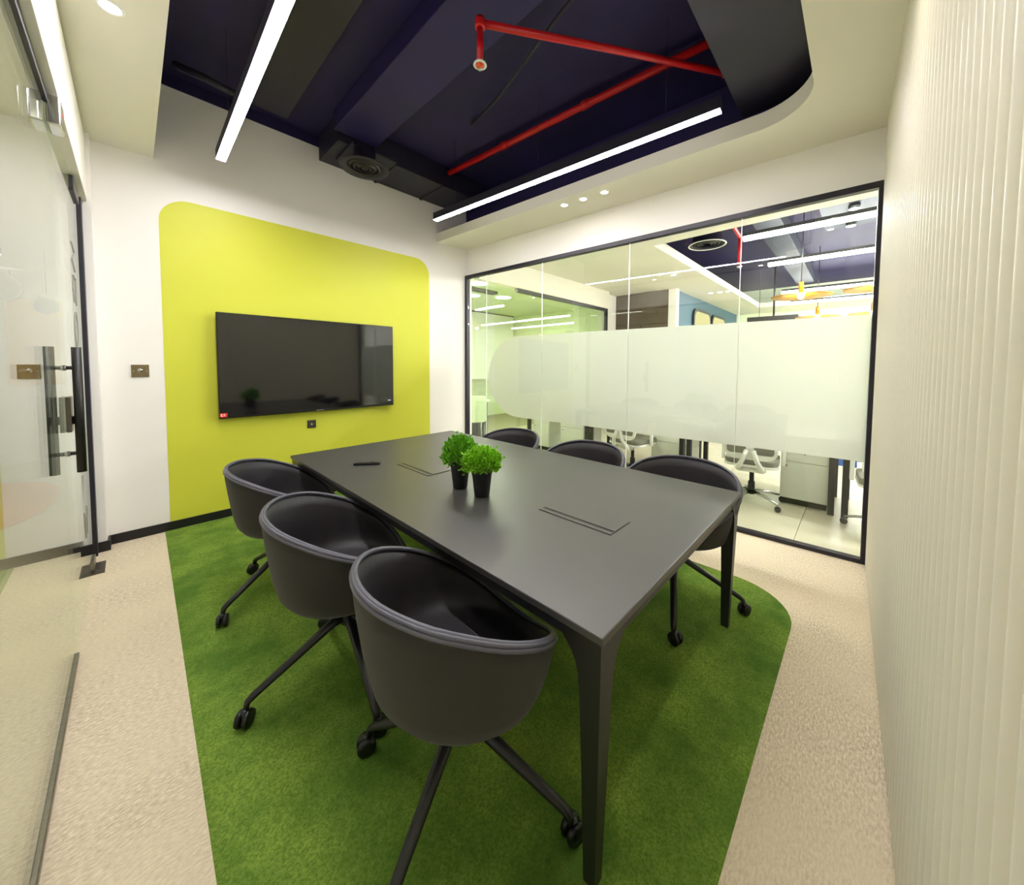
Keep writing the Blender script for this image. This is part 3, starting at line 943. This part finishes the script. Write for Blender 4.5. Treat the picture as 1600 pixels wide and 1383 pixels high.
# office lights
for i, (x, y0) in enumerate(((5.44, 1.17), (7.08, 1.15), (9.95, 1.35), (11.72, 1.40))):
    led_bar('office_light', (x, y0, ZC), (x + .12, -3.2, ZC), 'linear light bar in the office void, %s of four from the partition' % ['first', 'second', 'third', 'fourth'][i], 'office_led', .035, .03, True, 'linear lights over the office', TOP, True)
led_bar('office_light', (4.25, -.85, ZC - .0605), (4.35, -3.4, ZC - .0605), 'unseen light bar added under the office ceiling to brighten the pedestals', 'office_led', .035, .03, False, 'linear lights over the office', TOP, True)  # added out of view to lift the white pedestal fronts
for i, (x, y) in enumerate([(6.55, 2.70), (6.75, 2.55), (9.0, 2.55), (9.0, 2.36), (9.0, 2.2)]):
    downlight(x, y, ZC, ['left one of the paired downlights in the office ceiling before the brown cabinet', 'right one of the paired downlights in the office ceiling before the brown cabinet', 'downlight farthest from the office opening, of three before the blue wall', 'middle of the three downlights before the blue wall', 'downlight at the very edge of the office opening, of three before the blue wall'][i], r=.045, group='downlights of the office ceiling')
for i, (x, y) in enumerate([(6.05, .12), (6.4, .14), (6.75, .16)]):
    root = tag(empty('spot_light', (x, y, 3.36)), 'small white spot light in the office void, %s in its row' % ['nearest', 'middle', 'farthest'][i], 'light', 'spot lights in the office void')
    MB().lathe([(0, -.002), (.05, -.002), (.05, -.006), (0, -.006)], 16).build('lens', 'downlight', root)
    MB().lathe([(.055, -.006), (.058, .05), (0, .05)], 16).build('can', 'black_metal', root)
tag(MB().box(5.8, 7.0, -.3, .45, 3.42, 3.6).build('office_duct', 'office_duct', bevel=.006), 'blue grey boxed duct carrying spot lights over the office', 'duct')
tag(MB().box(6.0, 11.5, .9, 1.25, 3.52, 3.76).build('office_service_duct', 'office_duct', bevel=.006), 'long blue grey duct running away through the office void', 'duct')
od = tag(empty('office_diffuser', (5.75, 1.70, 3.20)), 'round diffuser with a pale rim in the office void', 'diffuser')
MB().lathe([(.20, .12), (.20, .02), (.25, .0), (.25, -.012), (.22, -.012), (.20, .0)], 28).build('cone', 'duct_black', od)
MB().lathe([(.235, -.0125), (.252, -.0125), (.252, -.018), (.235, -.018)], 28).build('rim', 'ceiling_paint', od)
for r0 in (.05, .10, .15):
    MB().lathe([(r0, -.008), (r0 + .035, .004), (r0 + .035, .010), (r0, .0)], 24).build('vane', 'black_trim', od)
MB().lathe([(0, .02), (.20, .02), (.20, .018), (0, .018)], 24).build('core', 'black_trim', od)
op = tag(empty('office_sprinkler_pipe', (6.4, 1.42, 3.40)), 'red sprinkler drop hanging in the office void', 'pipe')
MB().tube([(-.9, .0, .12), (0, 0, 0.0)], .028, 10).build('pipe', 'red_paint', op)
MB().tube([(-.9, .0, .10), (-.9, 0, TOP - 3.40)], .028, 10).build('riser', 'red_paint', op)
MB().tube([(0, 0, .02), (0, 0, -.42)], .026, 10).build('drop', 'red_paint', op)
MB().lathe([(.026, -.42), (.04, -.43), (.03, -.46), (0, -.46)], 12).build('head', 'chrome', op)

def pendant(x, y, z, label, r=.36, top=TOP):
    root = tag(empty('pendant_lamp', (x, y, z)), label, 'lamp', 'gold pendant lamps in the office')
    MB().lathe([(.035, .045), (r * .55, .020), (r, -.004), (r, -.010), (r * .55, .010), (.035, .030)], 32).build('shade', 'gold', root)
    MB().lathe([(0, .20), (.022, .20), (.030, .185), (.034, .04), (0, .04)], 16).build('socket', 'gold', root)
    MB().tube([(0, 0, .20), (0, 0, top - z)], .006, 6).build('cord', 'black_metal', root)
    MB().lathe([(0, .045), (.03, .03), (.042, 0.0), (.03, -.035), (0, -.05)], 14).build('light_bulb', 'bulb', root)
pendant(6.55, .66, 2.44, 'wide gold disc pendant lamp hanging whole in view over the desks')
pendant(6.55, -.14, 2.45, 'gold disc pendant lamp cut off by the frame of the partition', top=3.42)
pendant(9.3, .66, 2.42, 'smaller looking gold pendant lamp farther back over the frosted band')
pendant(9.3, -.14, 2.42, 'gold pendant lamp farther back beside the partition frame')
ex = tag(empty('exit_sign', (11.0, 1.95, 2.45)), 'small glowing green sign hanging far back in the office', 'sign')
MB().box(-.02, .02, -.18, .18, 0, .16).build('panel', 'exit_green', ex, bevel=.003)
MB().tube([(0, 0, .16), (0, 0, TOP - 2.45)], .006, 6).build('rod', 'black_metal', ex)
pr = tag(empty('ceiling_projector', (10.4, 1.55, 2.50)), 'dark ceiling mounted device far back in the office', 'projector')
MB().box(-.25, .25, -.5, .5, 0, .10).build('body', 'desk_dark', pr, bevel=.01)
MB().tube([(0, 0, .10), (0, 0, TOP - 2.5)], .02, 8).build('mount', 'black_metal', pr)

# desks with pedestals
def desk(x, y, w_, label):
    root = tag(empty('desk', (x, y, 0)), label, 'desk', 'bench desks of the office')
    MB().box(0, .75, -w_ / 2, w_ / 2, .715, .74).build('desktop', 'white_laminate', root, bevel=.003)
    for s_ in (-1, 1):
        MB().box(.02, .07, s_ * (w_ / 2 - .04) - .025, s_ * (w_ / 2 - .04) + .025, 0, .715).build('leg', 'desk_dark', root)
        MB().box(.68, .73, s_ * (w_ / 2 - .04) - .025, s_ * (w_ / 2 - .04) + .025, 0, .715).build('leg', 'desk_dark', root)
    MB().box(.70, .72, -w_ / 2 + .07, w_ / 2 - .07, .42, .70).build('modesty_panel', 'desk_dark', root)
    return root
def pedestal(x, y, label, w_=.40):
    root = tag(empty('pedestal', (x, y, 0)), label, 'drawer unit', 'white pedestals under the desks')
    MB().box(0, .5, -w_ / 2, w_ / 2, .06, .66).build('body', 'white_laminate', root, bevel=.002)
    MB().box(.02, .48, -w_ / 2 + .02, w_ / 2 - .02, 0, .06).build('plinth', 'desk_dark', root)
    for z0, z1 in ((.07, .448), (.455, .655)):
        d_ = MB().box(-.018, -.001, -w_ / 2 + .002, w_ / 2 - .002, z0, z1).build('drawer', 'white_laminate', root, bevel=.002)
        MB().lathe([(.008, 0), (.008, -.008), (0, -.008)], 10, (-.018, w_ / 2 - .05 if z0 < .2 else 0, z1 - .045 if z0 < .2 else z1 - .06), 'x').build('lock', 'bronze', d_)
        if z0 > .2:
            MB().box(-.034, -.0265, -.004, .004, z1 - .12, z1 - .062).build('key', 'black_trim', d_)
    return root
desk(4.50, .82, 1.40, 'office desk right behind the partition near the ribbed wall end')
desk(4.53, 2.225, 1.38, 'office desk behind the middle of the partition')
desk(4.56, 3.55, 1.24, 'office desk behind the partition toward the second glass room')
desk(4.50, -.60, 1.40, 'office desk at the partition frame by the ribbed wall')
pedestal(4.60, .375, 'white drawer pedestal standing free in view beside the task chair')
pedestal(4.63, 1.76, 'white drawer pedestal partly hidden by a black tub chair', .44)
pedestal(4.64, 3.26, 'pale pedestal seen between two black tub chairs', .44)
pedestal(4.66, 3.90, 'pale pedestal in front of the second glass room', .34)
tag(MB().box(6.9, 7.2, -.02, .26, .0, .62).build('blue_bin', 'blue_plastic', bevel=.01), 'blue box on the floor far behind the white pedestal', 'box')

# task chairs
def task_chair():
    root = empty('task_chair')
    # local: sitter faces +x, back at -x
    bk = MB()
    bk.prism(rrect(-.23, .23, .50, 1.02, .10, 6), -.30, -.275, 'x')
    ba = bk.build('backrest', 'white_plastic', root, bevel=.006)
    for (y0, y1, z0, z1) in ((-.20, -.035, .56, .66), (.035, .20, .56, .66), (-.19, .19, .70, .96)):
        MB().prism(rrect(y0, y1, z0, z1, .03, 4), -.303, -.272, 'x').build('mesh_panel', 'grey_mesh', ba)
    sp = MB()
    for s_ in (-1, 1):
        sp.tube([(-.315, s_ * .03, .60), (-.325, s_ * .06, .50), (-.27, s_ * .105, .40), (-.16, s_ * .115, .375)], [.020, .022, .024, .022], 8)
    sp.tube([(-.20, -.115, .378), (-.20, .115, .378)], .022, 8)
    sp.build('back_support', 'white_plastic', root)
    MB().prism(rrect(-.24, .24, -.24, .24, .09, 6), .41, .435).build('seat_pan', 'white_plastic', root, bevel=.006)
    MB().prism(rrect(-.235, .245, -.235, .235, .09, 6), .436, .49).build('seat', 'grey_mesh', root, bevel=.015)
    MB().lathe([(0, .41), (.05, .41), (.05, .37), (.022, .36), (.022, .22), (.032, .21), (.032, .08), (0, .08)], 14).build('column', 'black_metal', root)
    for q in range(5):
        a = q * 2 * PI / 5 + .25
        c, s_ = math.cos(a), math.sin(a)
        lg = MB().tube([(.02 * c, .02 * s_, .115), (.16 * c, .16 * s_, .105), (.31 * c, .31 * s_, .072)], [.026, .020, .014], 8, flat=.7).build('leg', 'chrome', root)
        MB().lathe([(0, -.020), (.024, -.020), (.028, -.012), (.028, .012), (.024, .020), (0, .020)], 14, (0.31 * c, .31 * s_, .0285), 'x').build('castor', 'rubber', lg)
    for s_ in (-1, 1):
        ar = MB().box(-.02, .02, s_ * .27 - .015, s_ * .27 + .015, .42, .66).build('arm_post', 'white_plastic', root, bevel=.004)
        MB().box(-.11, .13, s_ * .27 - .035, s_ * .27 + .035, .66, .69).build('arm_pad', 'desk_dark', ar, bevel=.008)
    return root
tc0 = task_chair()
for i, (x, y, a, lab) in enumerate([(4.42, .80, 6, 'white task chair standing beside the free white pedestal'), (4.45, 2.16, -8, 'white task chair behind the middle tub chair of the partition side'), (4.36, -.25, 4, 'white task chair half cut off by the partition frame')]):
    o = tc0 if i == 0 else copy_tree(tc0)
    o.location = (x, y, 0); o.rotation_euler = (0, 0, R(a))
    tag(o, lab, 'chair', 'white task chairs of the office')
# furniture in the second room
rt2 = tag(empty('credenza', (4.2, 5.6, 0)), 'dark grey low desk seen at the far end of the partition', 'desk')
MB().box(-.55, .55, -.3, .3, .70, .74).build('desktop', 'pale_green_wall', rt2, bevel=.003)
MB().box(-.52, .50, -.28, .28, .03, .70).build('body', 'desk_dark', rt2)
ch2 = tag(empty('side_panel_chair', (4.12, 5.05, 0), R(60)), 'pale backed chair in the second room beside the partition corner', 'chair')
MB().prism(rrect(-.2, .2, .42, .88, .06, 5), -.22, -.19, 'x').build('backrest', 'pale_green_wall', ch2, bevel=.006)
MB().box(-.2, .2, -.2, .2, .42, .47).build('seat', 'desk_dark', ch2, bevel=.01)
for sx in (-1, 1):
    for sy in (-1, 1):
        MB().tube([(sx * .17, sy * .17, .42), (sx * .19, sy * .19, 0)], .011, 6).build('leg', 'chrome', ch2)

# ================================================================== CORRIDOR BEYOND THE DOOR
struct(MB().box(-2.2, -2.1, -1.2, 9.0, 0, 2.9).build('wall_corridor', 'white_paint'), 'white far wall of the corridor')
struct(MB().box(-2.2, -.3, 8.6, 8.7, 0, 2.9).build('wall_corridor_end', 'white_paint'), 'white end wall of the corridor')
struct(MB().box(-2.2, -.34, -1.2, 9.0, 2.72, 2.85).build('ceiling_corridor', 'ceiling_paint'), 'cream corridor ceiling')
struct(MB().box(-.34, -.30, 4.4, 8.7, 0, 2.72).build('wall_corridor_near', 'white_paint'), 'white near wall of the corridor')
tag(MB().box(-1.15, -.62, 8.56, 8.598, 1.1, 2.3).build('wall_panel', 'ochre_paint', bevel=.004), 'ochre panel on the end wall of the corridor', 'panel')
b = MB(); pts = [(-1.1 + .55 * math.cos(t * PI / 12), 6.2 + 1.1 * math.sin(t * PI / 12)) for t in range(24)]
tag(b.prism(pts, .0005, .010).build('rug', 'orange_rug'), 'orange oval rug on the corridor floor beyond the glass', 'rug')
led_bar('corridor_light', (-1.0, 3.2, 2.66), (-1.0, 7.2, 2.66), 'linear light bar under the corridor ceiling', 'corridor_led', .03, .025, True, None, 2.72)
for i, (x, y, z, r) in enumerate([(-.715, 5.2, 2.04, .115), (-.655, 7.0, 2.08, .095)]):
    root = tag(empty('hanging_disc', (x, y, z)), 'grey round disc hanging upright in the corridor, %s the glass door' % ['nearer to', 'farther from'][i], 'sign', 'grey hanging discs in the corridor')
    MB().lathe([(0, -.012), (r - .006, -.012), (r, -.006), (r, .006), (r - .006, .012), (0, .012)], 28, axis='y').build('disc', 'disc_grey', root)
    MB().box(-.11, .11, -.01, .01, r + .03, r + .045).build('hanger_bar', 'white_plastic', root)
    for sx in (-.05, .05):
        MB().tube([(sx, 0, r * .75), (sx, 0, r + .03)], .003, 6).build('link', 'grey_mark', root)
    MB().tube([(0, 0, r + .04), (0, 0, 2.72 - z)], .004, 6).build('cord', 'grey_mark', root)
